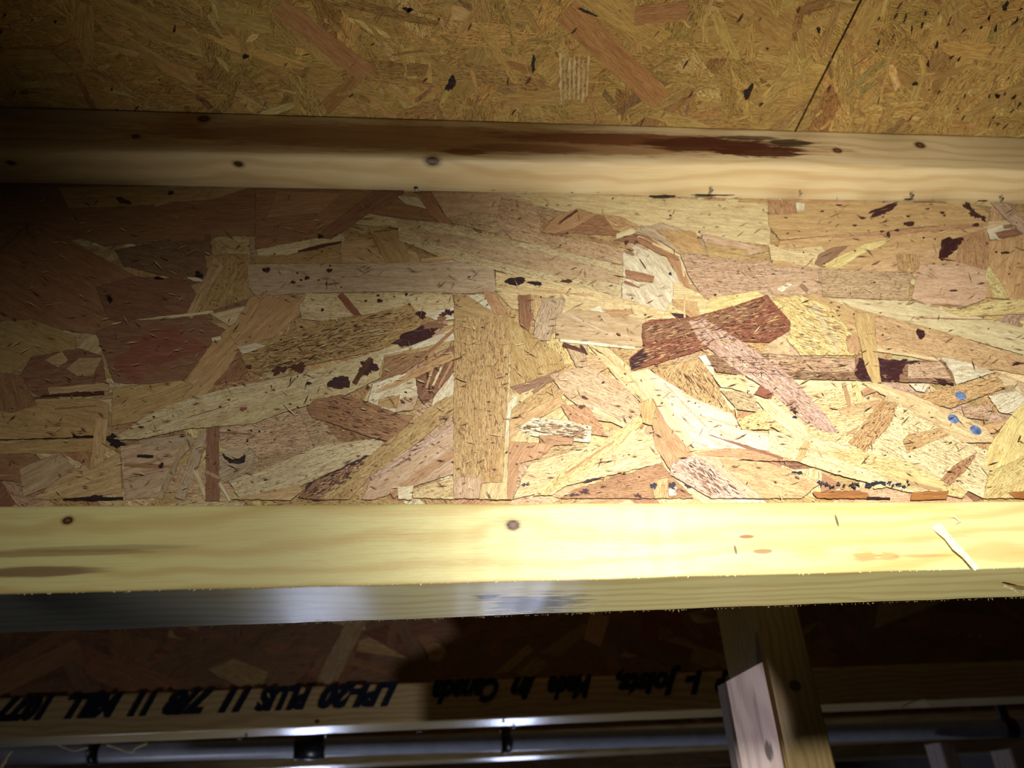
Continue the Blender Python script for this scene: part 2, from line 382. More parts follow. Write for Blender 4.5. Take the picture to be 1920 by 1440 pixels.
# ------------------------------------------------------------------ nearest joist
J = empty('i_joist', (0, 31.5, 0))
tag(J, 'nearest wooden I-joist, brightly lit strand board web between two pale solid flanges', 'joist')
def top_prof(x):
    return eased([(0, 302), (0, E1(x)), (28, E2(x)), (63, 264), (63, 302)], [1, 4.5, .5, 2.5, 1])
def bot_prof(x):
    return eased([(0, E4(x)), (E5(x), 0.2), (63, 38), (27, E3(x)+.2), (0, E3(x))], [1.2, 1.2, 2, .5, 2.6])
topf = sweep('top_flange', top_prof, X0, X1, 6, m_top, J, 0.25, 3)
botf = sweep('bottom_flange', bot_prof, X0, X1, 6, m_bot, J, 0.22, 5)

web = Strands(lambda a, b, h: (a, 27-h, b))
names = ['WH', 'PL', 'CR', 'YL', 'TN', 'OL', 'OT', 'OR', 'GR', 'PK', 'BR', 'RB', 'GB']
wts = [1, 3, 4, 2, 4, 3, 3, 1.5, 2.5, 2, 1, .5, .8]
WB, WT = 30.0, 272.0
web.add([(X0, WB), (X1, WB), (X1, WT), (X0, WT)], lin(PAL['OL']), 0, -9.5, 0.0)
random_field(web, X0, -330, WB, WT, 500, names, wts, 50, 130, 8, 34, 0.5)
random_field(web, 450, X1, WB, WT, 600, names, wts, 50, 130, 8, 34, 0.5)
random_field(web, -360, 480, WB, WT, 900, names, wts, 25, 110, 5, 26, 0.5)
HH = [0.52]
def W2(c, r):
    p = on_y(c, r, 27); return (p[0], p[2])
def PXY(txt): return [tuple(float(k) for k in q.split(',')) for q in txt.split()]
def long_axis(p):
    a = np.array(p); a = a-a.mean(0); w, v = np.linalg.eigh(a.T@a); d = v[:, 1]; return math.atan2(d[1], d[0])
def G(col, txt, amt=0.6, ang=None, rag=0.16, thick=0.10, step=1.8, side=0.42, glue_shadow=True):
    """one strand whose outline is given in photo pixels and lies on the web face"""
    p = [W2(*q) for q in PXY(txt)]; an = long_axis(p) if ang is None else math.radians(ang)
    q = ragged(p, step, rag); HH[0] += 0.0035; h = HH[0]
    if glue_shadow:  # dark rim under the strand: glue line plus edge-gap shadow in the colour
        c = np.mean(q, 0); d = np.array(q)-c; L = np.linalg.norm(d, axis=1)[:, None]
        web.add(c+d*(1+0.22/L*rng.uniform(0.2, 1.6, L.shape)), tuple(k*.33 for k in jcol(col, .02)), an, h-0.05, h-0.002, 0)
    web.add(q, jcol(col, 0.04), an, h-thick, h, amt, side)
def S(col, x1, y1, x2, y2, w, amt=0.5, taper=(1, 1), rag=0.14, **k):
    d = math.hypot(x2-x1, y2-y1); nx, ny = -(y2-y1)/d*w/2, (x2-x1)/d*w/2; a, b = taper
    mx, my = (x1+x2)/2, (y1+y2)/2
    G(col, '%g,%g %g,%g %g,%g %g,%g %g,%g %g,%g' % (x1+nx*a, y1+ny*a, mx+nx, my+ny, x2+nx*b, y2+ny*b, x2-nx*b, y2-ny*b, mx-nx, my-ny, x1-nx*a, y1-ny*a), amt, rag=rag, **k)
def B(col, cx, cy, rx, ry, ang=0, amp=0.22, n=34):
    """a stain or hole with a ragged outline"""
    pts = blob_pts(cx, cy, rx, ry, math.radians(ang), n, amp); p = [W2(*q) for q in pts]
    HH[0] += 0.003; web.add(p, jcol(col, .03), 0, HH[0]-.004, HH[0], 0.1, 1.0)

# --- left third
G('BR', '0,345 480,345 480,440 330,450 200,462 70,420 0,440', .2)
G('TN', '110,352 330,350 470,352 400,375 240,385 130,392', .2)
G('OL', '150,360 260,350 340,365 300,385 180,390', .2)
G('BR', '0,430 68,418 130,450 240,512 350,560 352,612 180,628 0,602', .2)
G('RB', '250,520 350,525 400,600 300,612 205,600 180,540', .3)
S('GB', 0, 470, 75, 412, 22, .3)
G('GB', '215,470 330,448 395,440 400,520 360,535 300,515 235,500', .6)
S('BR', 320, 448, 385, 446, 10, .2)
S('TN', 290, 386, 400, 352, 7, .2)
G('OL', '385,480 465,478 470,568 370,588 352,585 395,535', .7)
G('TN', '360,600 395,540 420,500 400,480 385,520 350,590', .3)
G('GR', '470,450 560,440 600,470 540,500 470,500', .7)
S('GB', 395, 588, 500, 562, 16, .3, (.4, 1))
S('PL', 210, 608, 400, 586, 5, .2, (.3, 1))
G('PL', '395,590 480,570 505,575 455,605 430,612', .3)
G('RB', '180,622 240,602 380,598 430,622 402,680 362,712 270,722 215,718 195,662', .3)
B('RD', 300, 655, 70, 34, -5, .25)
B('RD', 250, 690, 34, 22, 0, .25)
G('OT', '500,552 568,556 562,590 505,640 432,690 335,765 322,750 400,642 470,580', .3)
G('OT', '322,750 432,690 370,760 345,775', .2)
S('WH', 398, 638, 415, 634, 7, .1)
G('BR', '450,655 475,650 470,690 455,712 400,722 430,690', .7)
G('OL', '0,604 60,600 143,630 142,656 100,668 60,672 0,720', .3)
G('RB', '60,670 150,655 190,668 200,720 90,750 60,735 38,705', .5)
G('TN', '85,676 118,660 128,676 110,690', .3)
G('TN', '125,692 150,672 192,672 175,705 145,706', .3)
G('TN', '90,728 205,718 205,735 120,738 95,746', .3)
S('DB', 80, 744, 195, 738, 8, .2, (.5, 1))
G('OL', '0,730 60,750 180,748 205,760 205,826 0,828', .3)
S('BR', 105, 768, 180, 762, 3, .2)
G('BR', '0,700 40,705 70,760 20,775 0,770', .4)
S('DK', 0, 826, 175, 821, 2.5, 0, (1, .6))
S('DK', 138, 820, 182, 820, 5, 0)
G('OL', '0,832 110,826 178,824 172,846 110,850 0,852', .3)
G('OL', '212,728 340,715 362,722 330,764 260,790 210,800', .3)
B('DK', 212, 826, 12, 11, 20, .35); B('DK', 226, 834, 12, 6, 0, .3)
S('TN', 192, 785, 180, 890, 24, .3)
G('BR', '0,852 60,852 95,870 40,905 0,900', .3)
G('GR', '38,880 110,850 128,862 140,880 95,912 45,932', .3)
G('TN', '140,880 172,880 225,848 230,925 130,935 60,938 95,912', .3)
G('PK', '226,838 372,822 322,880 232,900', .4)
S('BR', 235, 873, 320, 876, 9, .3, (.6, .3))
S('DK', 258, 856, 287, 857, 5, 0)
G('LG', '232,902 320,880 302,932 236,938', .3)
B('DK', 303, 874, 4, 6, 15)
G('LG', '260,828 350,815 372,828 300,845 270,842', .4)
S('LG', 385, 812, 338, 936, 20, .5)
S('GR', 350, 825, 300, 936, 10, .5)
S('PL', 366, 880, 388, 936, 8, .3)
G('RB', '388,800 411,800 412,940 386,940', .3)
S('GR', 386, 885, 428, 905, 6, .3)
G('PK', '412,800 560,760 600,770 620,812 560,852 480,860 414,838', .9)
G('LG', '412,850 470,842 490,870 440,905 412,900', .7)
S('WH', 412, 906, 432, 940, 5, .3)
B('DK', 441, 858, 21, 13, 0, .1); B('LG', 440, 849, 19, 13, 0, .08)
S('DK', 120, 938, 232, 936, 7, 0, (.4, 1)); B('DK', 180, 934, 16, 4)
S('GB', 412, 812, 470, 815, 3, .2); B('DK', 430, 808, 4, 1.6)
B('DK', 206, 562, 4, 9, -20, .3); B('DK', 298, 523, 9, 3); B('DK', 372, 518, 6, 10, 20, .4); S('WH', 352, 522, 380, 528, 7, 0, (.3, .5))
B('DK', 321, 363, 5, 4); B('DB', 232, 378, 14, 5, 20); S('DK', 328, 344, 450, 348, 2.4, 0)
# --- upper middle
G('BR', '480,352 720,358 700,400 600,440 480,432', .3)
G('OR', '520,360 640,364 600,400 500,410', .2)
G('BR', '480,432 560,415 600,448 555,470 480,470', .5)
G('PL', '480,470 560,455 640,440 640,455 560,475 490,490', .3)
S('DB', 560, 473, 640, 455, 8, .2, (.5, .5)); S('DB', 655, 449, 750, 430, 5, .2, (.8, .3))
G('OL', '470,482 560,478 640,458 660,440 720,440 750,470 740,494 470,498', .6)
G('TN', '640,455 720,448 780,475 790,495 640,495', .3)
G('BR', '735,372 800,395 832,415 762,412 690,400 700,380', .3)
G('WH', '740,368 784,372 800,393 762,384', .3)
G('PL', '690,402 750,412 752,430 680,424 662,420', .6)
S('OL', 690, 425, 712, 472, 10, .2, (.5, 1)); S('BR', 692, 430, 714, 478, 3, .1)
G('OL', '700,438 742,432 760,460 770,492 722,494', .3)
G('RB', '700,360 758,360 730,386 692,402 652,430 622,450 600,448 608,432 650,400', .3)
B('DK', 601, 445, 6, 4, 20)
G('GR', '830,360 960,368 1060,392 1050,412 1000,400 930,440 850,420 838,405', 1.0)
G('PK', '810,362 960,362 1010,372 960,405 880,400 838,410', .4)
G('BR', '787,362 810,362 820,385 838,410 860,432 832,428 806,405 795,380', .3)
G('GR', '940,370 1000,385 1015,420 1010,440 1110,455 1178,470 1166,498 1060,474 960,450 930,420', .9)
G('CR', '1000,362 1240,372 1445,384 1442,462 1285,442 1100,404 1012,380', .35)
G('CR', '960,362 1010,366 1100,400 1200,430 1150,420 1000,385', .35)
G('BR', '1015,436 1040,408 1082,393 1128,406 1195,422 1200,432 1150,444 1080,438 1040,442', .8)
G('OR', '1015,436 1045,405 1082,393 1120,404 1075,430 1040,440', .3)
S('DB', 1048, 420, 1082, 396, 4, .1)
G('OT', '1130,404 1160,408 1200,425 1190,442 1150,432', .8)
G('PL', '1155,440 1180,430 1198,432 1180,444 1155,450', .2)
G('LG', '1185,432 1240,420 1300,440 1330,480 1275,478 1240,455', .6)
G('OL', '1236,432 1302,436 1326,480 1278,476 1250,450', .6)
G('PK', '1310,436 1410,462 1440,472 1400,480 1320,455', .4)
G('OL', '1320,456 1400,470 1410,495 1330,490', .5)
G('WH', '1168,476 1190,462 1240,482 1275,522 1292,560 1262,598 1165,580 1168,502', .45)
G('RB', '1148,452 1190,440 1215,446 1240,464 1200,458', .3)
G('BR', '1190,442 1215,446 1270,484 1274,490 1240,480 1200,458', .4)
S('CR', 1196, 445, 1275, 482, 4, .1)
S('RB', 1198, 447, 1222, 458, 4, .1); B('DB', 1174, 456, 4, 4); B('DB', 1192, 456, 4, 3)
G('OR', '1248,480 1272,492 1290,530 1302,558 1292,552 1275,530 1262,505', .3)
S('PK', 1292, 545, 1312, 562, 3, .1); S('CR', 1275, 488, 1282, 520, 3, .1)
G('BR', '1172,507 1226,519 1223,533 1173,524', .5)
S('RB', 1170, 530, 1198, 541, 5, .1, (1, .4)); S('DB', 1199, 488, 1210, 505, 2, .1); B('IN', 1256, 515, 2.5, 3.5); B('GB', 1180, 476, 10, 4, 25)
G('PL', '745,415 760,416 830,420 930,447 1000,460 1060,474 1168,502 1163,560 1080,542 1000,528 930,508 830,485 748,452', .8)
G('GR', '770,430 930,455 1060,486 1160,515 1160,535 1050,520 930,492 800,455', .6)
G('CR', '930,512 1060,532 1163,560 1262,590 1240,608 1050,590 960,580 930,550', .5)
G('LG', '465,498 560,497 780,495 880,493 926,508 930,548 880,552 760,548 620,550 480,556 466,540', .35, 0)
S('TN', 790, 491, 850, 484, 8, .2)
S('OT', 1000, 545, 1110, 556, 4, .2)
B('DK', 966, 529, 21, 7, -3, .15); B('DK', 1003, 533, 13, 4, 12, .2); B('DB', 1062, 529, 13, 3, 0, .2); B('BR', 1090, 532, 4, 2.5)
for q in ((500, 508, 7, 5), (618, 509, 5, 4), (550, 531, 5, 2.6), (576, 523, 5, 3.6), (565, 527, 3, 2), (598, 527, 2.5, 1.5), (619, 500, 2, 2), (558, 514, 2, 2), (640, 540, 2, 1.5), (612, 534, 2, 2)): B('MA', *q)
G('PL', '575,552 848,554 852,582 790,590 690,600 600,603 567,600 562,575', .6)
G('WH', '790,590 852,578 852,600 800,605', .3)
for q in ((686, 566, 3, 2), (709, 556, 3.5, 2), (712, 566, 5, 4), (762, 554, 3, 3), (605, 583, 3, 3)): B('MA', *q)
S('RD', 638, 554, 680, 604, 12, .3)
G('OT', '470,560 500,552 470,600 440,640 430,630', .3)
G('OL', '556,610 640,600 680,605 590,640 560,640', .9)
G('OT', '555,608 590,602 600,625 578,638 556,625', .2)
G('OL', '448,655 500,638 560,622 640,598 700,590 768,572 782,590 832,606 792,640 690,662 600,682 480,702 462,690', 1.0)
G('OL', '600,615 700,590 765,572 778,592 700,610 620,640', .7)
G('WH', '445,652 480,645 500,650 470,662 455,665', .3)
B('DB', 468, 690, 6, 4); B('DB', 560, 690, 16, 7, -10, .4); B('DB', 524, 695, 12, 8, 0, .4)
B('MA', 788, 630, 42, 15, -24, .25); B('MA', 760, 641, 20, 8, -15, .3); B('MA', 790, 592, 11, 6, 30, .25); B('MA', 838, 589, 13, 6, -10, .4); B('RB', 826, 600, 6, 9, 40, .4); B('RB', 812, 612, 22, 6, -5, .3)
G('OL', '852,555 880,556 905,570 950,590 952,600 852,600', .4)
G('WH', '876,555 915,553 932,575 940,592 910,578', .4)
G('OR', '905,549 926,549 950,586 946,592 926,590', .3)
# --- middle: right of the upright strand
G('RB', '971,555 995,555 996,600 992,625 975,610', .3); S('RB', 987, 668, 984, 692, 12, .2)
G('TN', '997,556 1019,560 1018,610 1000,600', .6)
G('LG', '1019,560 1060,562 1050,600 1030,640 1000,640 1004,600', .8)
G('GR', '1042,595 1070,582 1150,590 1210,602 1204,652 1110,650 1042,636', .3)
S('LG', 1060, 590, 1150, 632, 5, .2); S('WH', 1050, 640, 1190, 655, 5, .2)
G('OR', '1130,583 1180,582 1190,590 1150,597', .2); G('WH', '1105,582 1125,575 1130,588', .2)
G('CR', '1240,600 1262,560 1262,530 1300,548 1330,560 1400,584 1320,600 1290,604', .5)
G('MA', '1255,588 1275,590 1299,593 1290,604 1272,604', .1, glue_shadow=False)
G('OT', '1260,563 1305,568 1312,600 1300,602 1262,575', .6)
S('CR', 1282, 555, 1283, 604, 3.5, .1)
G('PK', '1275,478 1350,486 1440,492 1528,500 1545,510 1540,560 1440,562 1398,586 1320,562 1292,522', 1.0)
G('YL', '1330,560 1420,548 1440,562 1400,578 1350,590 1320,585', .4)
# --- upper right
G('OT', '1440,380 1640,382 1820,384 1852,400 1850,425 1740,426 1600,440 1462,452 1440,425', .25, 0)
G('OR', '1440,378 1490,378 1492,402 1442,405', .7, 90)
G('WH', '1490,382 1508,384 1506,396 1494,398', .2)
G('OT', '1462,454 1600,440 1740,428 1842,428 1852,470 1840,520 1720,530 1700,512 1540,506 1445,500', .35)
S('OR', 1560, 447, 1840, 424, 9, .5, (.3, 1))
G('TN', '1580,510 1720,470 1760,468 1720,530 1705,512', .3)
G('CR', '1440,460 1470,470 1540,465 1560,490 1530,505 1445,490', .6)
G('GB', '1526,498 1535,478 1560,466 1592,462 1560,488 1545,504', .1)
G('YL', '1540,500 1578,480 1620,460 1662,452 1654,462 1610,480 1575,506', .4)
G('GR', '1538,506 1710,514 1704,538 1700,565 1620,562 1542,558', .9, 0)
G('OT', '1680,478 1722,480 1722,500 1712,514 1682,508', .9, 80)
G('PK', '1722,500 1800,492 1850,496 1852,540 1846,562 1800,580 1744,576 1708,562', .4, 0)
G('OR', '1800,446 1850,430 1853,500 1845,508 1790,492', .7, 70)
G('OT', '1850,455 1920,442 1920,565 1846,560 1852,500', .4)
G('YL', '1852,500 1880,540 1890,562 1862,560 1845,520', .7)
G('WH', '1848,432 1892,420 1896,436 1872,452 1854,451', .3); G('RB', '1864,438 1905,430 1914,441 1872,450', .3); S('GB', 1880, 428, 1896, 426, 7, .1)
G('LG', '1856,382 1885,384 1920,412 1920,442 1905,432 1880,408', .5)
B('MA', 1658, 393, 30, 5, -22, .35); B('MA', 1645, 402, 12, 7, -20, .3); B('MA', 1703, 422, 12, 4, 0, .2); B('MA', 1616, 411, 5, 2.5, 10)
B('MA', 1812, 388, 9, 5, 35, .3); B('MA', 1824, 402, 12, 7, 45, .4); B('MA', 1842, 412, 6, 4, 40, .3); B('MA', 1828, 424, 7, 3)
for q in ((1572, 387, 6, 1.6), (1737, 394, 4, 1.5), (1765, 401, 5, 2), (1601, 425, 4, 2), (1652, 436, 4, 2), (1680, 434, 4, 2.5), (1664, 442, 4, 5), (1701, 408, 4, 1.5), (1883, 476, 8, 2.5), (1786, 547, 7, 2), (1730, 448, 2, 2)): B('MA', *q)
G('MA', '1808,446 1790,472 1765,492 1758,486 1762,462 1768,450 1778,446 1784,450', .1, rag=.5, glue_shadow=False)
G('PL', '1545,562 1700,566 1800,588 1920,618 1920,668 1800,634 1700,612 1620,592', .3)
G('YL', '1740,575 1800,582 1860,566 1920,562 1920,590 1800,596', .7)
S('BR', 1710, 598, 1860, 602, 3, .2, (.5, .4)); S('GB', 1745, 573, 1810, 577, 5, .1, (.3, .5))
G('OT', '1440,548 1470,540 1520,552 1600,580 1760,622 1920,672 1920,705 1840,690 1600,655 1500,590', .5)
G('PK', '1430,520 1530,510 1540,545 1500,560 1450,555', .5); G('WH', '1455,545 1475,532 1485,536 1465,550', .3); S('GB', 1500, 536, 1512, 548, 7, .1)
G('YL', '1440,562 1500,556 1560,580 1602,640 1600,668 1500,668 1475,640 1482,610', 1.0)
S('PL', 1525, 575, 1570, 665, 12, .3); S('YL', 1500, 560, 1560, 650, 5, .3)
G('OR', '1585,640 1600,628 1618,650 1605,668 1588,660', .3); S('BR', 1586, 640, 1592, 630, 4, .1)
G('TN', '1640,590 1760,625 1900,672 1920,690 1920,700 1800,690 1690,668 1640,655', .7)
S('PL', 1620, 655, 1760, 676, 4, .2); G('OR', '1880,668 1906,680 1890,685', .3); B('MA', 1905, 684, 10, 3, 0, .4)
B('MA', 1724, 628, 7, 11, -30, .15)
# --- lower left/middle
G('PL', '215,825 280,780 350,750 450,725 550,707 672,672 745,648 758,662 735,695 710,712 650,742 540,772 475,796 350,806 262,826', .6)
G('CR', '350,800 430,775 560,745 700,702 735,695 650,742 540,772 475,796', .5)
S('BR', 350, 786, 430, 762, 2, .1); S('WH', 352, 755, 368, 755, 8, .1)
B('RD', 457, 769, 7, 4, -5, .15); B('MA', 579, 721, 5, 3.5, -15); B('MA', 637, 720, 20, 13, -3, .14, 60); B('MA', 690, 692, 16, 15, 0, .3, 50); S('DB', 664, 722, 695, 675, 9, .1)
for q in ((290, 784, 3, 2), (266, 803, 6, 2), (414, 765, 3, 2), (430, 752, 3, 2), (545, 760, 2.5, 2), (690, 728, 4, 3)): B('DB', *q)
G('WH', '705,668 760,655 850,620 852,640 800,665 760,690 735,690', .4)
G('OT', '722,668 790,655 850,640 850,650 770,690 715,730 712,700', .5)
G('BR', '722,672 800,660 790,680 740,712 714,718', .6)
S('BR', 798, 668, 850, 622, 6, .2)
G('WH', '700,722 760,702 780,706 784,745 740,775 690,758', .6)
G('RB', '780,700 852,650 852,695 820,740 795,760 783,740', .7)
for a in ((800, 690, 806, 740), (815, 680, 800, 730), (840, 665, 812, 725), (848, 680, 822, 730), (828, 690, 845, 660)): S(random.choice(['OR', 'OT', 'DB', 'PL']), *a, 4, .3)
G('WH', '835,720 852,700 852,770 800,790 815,745', .6)
S('OT', 708, 738, 850, 668, 14, .5, (.3, 1))
G('PK', '748,752 785,742 775,770 742,775', .4); B('DB', 761, 738, 3, 2); B('DB', 770, 752, 3, 3); B('DB', 755, 756, 6, 2.5, 35)
G('OL', '712,752 750,742 744,768 708,765', .4)
G('BR', '576,768 590,752 642,742 700,760 745,778 775,782 740,832 690,820 622,795 585,785', .4)
G('GR', '560,770 600,800 640,830 720,835 700,860 600,870 480,900 430,905 500,860 590,840', .9)
G('PL', '430,905 500,880 600,838 700,825 722,832 692,860 560,915 520,922 450,935', .7)
G('TN', '432,938 560,912 570,920 545,940', .3)
G('MA', '560,935 580,908 700,850 695,870 640,920 600,940', .9, rag=.4)
G('BR', '562,935 590,905 690,862 650,910 610,940', 1.0)
G('OL', '852,742 855,772 770,842 694,896 655,938 600,938 675,870 760,805 820,755', .7)
G('PI', '770,842 852,795 852,812 735,880 700,905 694,896', .9)
G('PK', '694,905 740,880 850,808 852,890 748,922 705,938 680,938', .4, 35)
S('OR', 735, 930, 852, 850, 14, .3); G('WH', '745,915 775,912 772,938 748,938', .3); G('CR', '775,935 775,920 852,895 852,938', .8)
B('DB', 831, 788, 7, 2, -5)
G('CR', '950,700 1010,690 1020,760 975,860 960,938 898,938 905,906 942,903', .3)
G('PL', '952,620 990,640 985,700 950,740', .6)
G('WH', '952,760 968,740 972,800 945,830', .5)
G('OT', '852,600 905,596 955,592 958,650 953,700 949,760 946,820 942,905 905,908 900,936 850,936 851,760', .7, 90, thick=.35)
G('PK', '851,900 872,896 903,900 898,936 850,936', .5, 90); G('OL', '902,860 945,850 942,905 904,908', .5, 90)
# --- lower middle right
G('OL', '952,592 975,615 1050,668 1060,690 1010,720 955,745 958,650', .5)
S('GB', 1000, 740, 1045, 700, 12, .3); G('GB', '955,728 1000,715 1050,695 1030,715 975,742', .4)
G('GR', '1060,650 1100,650 1105,690 1080,690', .6); S('DB', 1055, 648, 1095, 662, 7, .2); S('DB', 1088, 650, 1100, 668, 4, .1)
G('TN', '1098,668 1130,670 1150,685 1120,702 1100,690', .5)
G('PK', '1030,705 1100,690 1165,720 1205,765 1190,800 1120,790 1060,745', .6)
G('CR', '1100,648 1140,656 1180,690 1212,735 1215,760 1205,762 1150,705', .5)
G('OL', '960,770 1030,720 1060,740 1000,790 955,810', .7)
G('OT', '955,790 1050,745 1060,760 985,800 955,830', .4)
G('OR', '1050,760 1100,765 1140,820 1095,815 1070,795', .8); B('DB', 1090, 765, 6, 4); B('DB', 1095, 748, 7, 3, 20)
S('PL', 1110, 770, 1180, 805, 10, .5)
G('WH', '968,806 1000,786 1060,790 1108,802 1106,832 1060,828 990,818', .9)
G('OR', '1010,818 1076,820 1072,836 1015,838', .3)
G('OR', '955,830 1040,835 1010,862 975,870 960,938 950,938', .25)
G('CR', '998,870 1090,842 1190,818 1225,822 1240,870 1100,903 962,938 985,885', .5)
G('BR', '1050,936 1080,918 1150,898 1238,870 1262,900 1300,936', .5)
for q in ((1075, 930, 8, 3), (1095, 924, 10, 4), (1108, 902, 12, 3, -15), (1195, 932, 6, 4), (1130, 915, 5, 2), (1170, 890, 3, 2)): B('MA', *q, amp=.4)
G('OT', '1222,905 1250,898 1252,936 1225,936', .6); G('WH', '1252,920 1268,915 1266,930 1254,932', .2)
for q in ((1224, 913), (1259, 912), (1291, 911)): B('IN', *q, 6, 6, 0, .25)
B('IN', 984, 911, 6, 3, -10, .5)
G('YL', '1195,782 1210,790 1160,838 1085,895 1035,930 1000,932 1055,880 1150,818', .7)
S('YL', 1190, 810, 1150, 858, 8, .3); S('OR', 1060, 890, 1150, 830, 4, .2); B('OR', 1151, 862, 4, 8, 0, .3)
G('OT', '1220,695 1310,676 1330,700 1352,745 1372,778 1330,770 1280,745 1235,712', .9, 60)
G('WH', '1180,702 1212,694 1240,712 1300,750 1340,765 1372,778 1388,808 1440,816 1520,840 1540,862 1470,860 1300,842 1272,815 1225,750', .5)
G('PL', '1180,702 1212,694 1250,760 1300,830 1285,842 1240,790 1210,745', .3)
S('GR', 1245, 722, 1320, 800, 2, .2); S('GR', 1290, 775, 1440, 820, 2, .2)
G('CR', '1240,862 1300,842 1440,850 1400,862 1330,870', .4)
G('OR', '1220,755 1224,750 1250,800 1302,858 1290,872 1255,882 1228,842 1222,800', .3)
G('OT', '1196,760 1220,748 1228,765 1222,800 1205,795', .3)
G('PI', '1258,870 1300,856 1340,880 1400,936 1332,936 1255,892', 1.0)
G('PK', '1305,856 1340,862 1450,936 1400,936 1345,885', .5)
G('TN', '1345,862 1440,870 1540,905 1500,936 1430,936 1370,890', .5)
G('OR', '1298,852 1360,842 1445,848 1540,868 1430,866 1320,858', .5)
S('RB', 1328, 818, 1465, 862, 5, .2, (.3, 1))
# --- lower right
G('WH', '1308,672 1332,666 1338,704 1352,708 1392,708 1405,735 1350,728 1330,700', .3)
G('CR', '1340,706 1395,706 1400,740 1345,722', .3)
G('GR', '1350,735 1410,740 1420,775 1380,770', .9)
G('YL', '1380,790 1440,765 1450,780 1440,808 1390,808', .9)
G('CR', '1440,745 1600,730 1640,770 1600,850 1540,860 1440,800', .8)
G('PL', '1440,810 1560,830 1700,880 1780,925 1700,925 1560,890 1440,850', .6)
G('YL', '1540,850 1640,838 1780,850 1830,900 1800,936 1700,915', .7)
G('PL', '1660,740 1720,745 1800,830 1860,850 1840,936 1700,870 1620,850', .9)
G('GB', '1322,668 1440,666 1602,676 1762,680 1788,702 1784,722 1602,716 1440,712 1342,700', 1.0, -1)
G('PK', '1440,668 1600,677 1600,700 1440,700', 1.0, -1); G('PK', '1700,682 1762,681 1780,712 1700,712', 1.0, -1)
G('MA', '1608,674 1690,676 1700,676 1690,700 1682,718 1612,716 1600,705', .1, rag=.6, glue_shadow=False); B('MA', 1765, 719, 18, 4, 8, .4)
B('MA', 1705, 682, 12, 4, 0, .4)
G('OL', '1598,590 1634,590 1640,650 1650,720 1634,722 1620,690', .3, 85)
G('RD', '1182,698 1180,674 1208,652 1204,640 1204,610 1222,602 1300,598 1380,575 1436,556 1452,575 1480,606 1476,624 1440,645 1380,642 1310,660 1240,682', 1.0, 12, thick=.3)
G('RB', '1204,612 1300,600 1380,578 1420,566 1400,600 1300,630 1210,645', .9, 12)
G('MA', '1182,697 1181,674 1205,656 1215,668 1200,690', .5, 12, glue_shadow=False)
G('RD', '1412,742 1425,725 1450,735 1440,750', .2)
G('PL', '1412,750 1440,752 1500,790 1515,820 1500,828 1450,790', .4)
G('PI', '1290,606 1318,600 1400,650 1480,708 1545,780 1568,815 1540,812 1500,790 1440,735 1370,690 1308,640', 1.0, thick=.3)
B('MA', 1486, 772, 7, 5, 20, .4); B('IN', 1488, 785, 4, 3); B('RD', 1441, 746, 5, 5)
G('WH', '1760,672 1800,680 1862,700 1790,724 1782,700', .6); G('WH', '1702,722 1740,722 1730,738 1715,735', .4)
G('OR', '1612,735 1632,722 1642,735 1616,746', .2); S('OR', 1580, 720, 1590, 765, 7, .3); S('YL', 1600, 718, 1612, 760, 10, .4)
G('OT', '1700,748 1780,728 1862,705 1876,718 1880,730 1820,752 1780,768 1740,758', .9)
G('TN', '1570,768 1645,752 1650,765 1575,782', .6)
G('OT', '1652,752 1682,760 1665,800 1620,850 1588,832 1615,800', 1.0)
G('OT', '1690,830 1700,818 1790,800 1800,812 1750,828 1700,852', .8)
G('OR', '1584,818 1590,812 1606,802 1602,812 1586,820', .2)
G('OR', '1760,902 1790,872 1828,850 1824,862 1806,885 1778,912', 1.0)
G('WH', '1850,745 1900,735 1920,748 1900,780 1870,775', .6); G('PK', '1800,765 1860,760 1850,790 1805,785', 1.0)
G('OT', '1840,800 1890,790 1860,815 1840,812', .4); S('DB', 1876, 808, 1886, 790, 3, .1)
G('CR', '1615,722 1640,720 1700,740 1800,782 1845,805 1865,832 1800,832 1740,792 1680,758', .5, thick=.3)
G('YL', '1920,752 1920,860 1880,888 1840,882 1850,842 1885,790', .35, thick=.3); G('YL', '1850,890 1920,855 1920,936 1840,936', .7)
S('DB', 1905, 832, 1910, 820, 2, .1)
S('OL', 1512, 830, 1494, 866, 12, .3)
G('YL', '1655,884 1700,888 1765,905 1775,925 1700,906', .3); G('OR', '1705,906 1760,918 1765,925 1700,912', .2)
for i in range(34):
    cx = rng.uniform(1532, 1625) if i < 20 else rng.uniform(1660, 1705); B('IN', cx, rng.uniform(905, 917), rng.uniform(1.5, 5), rng.uniform(1, 3.2), rng.uniform(0, 180), .35, 14)
B('IN', 1645, 910, 13, 6, 5, .2); B('CR', 1645, 915, 10, 4); B('IN', 1625, 913, 6, 4); B('IN', 1494, 889, 9, 3, 10, .4); B('OR', 1420, 896, 5, 3)
G('AM', '1520,925 1600,922 1622,926 1628,937 1530,936', .2); G('AM', '1708,926 1774,923 1770,938 1704,940', .2); G('AM', '1885,926 1920,924 1920,937 1898,936', .2); S('DK', 1622, 936, 1665, 937, 3.5, .1)
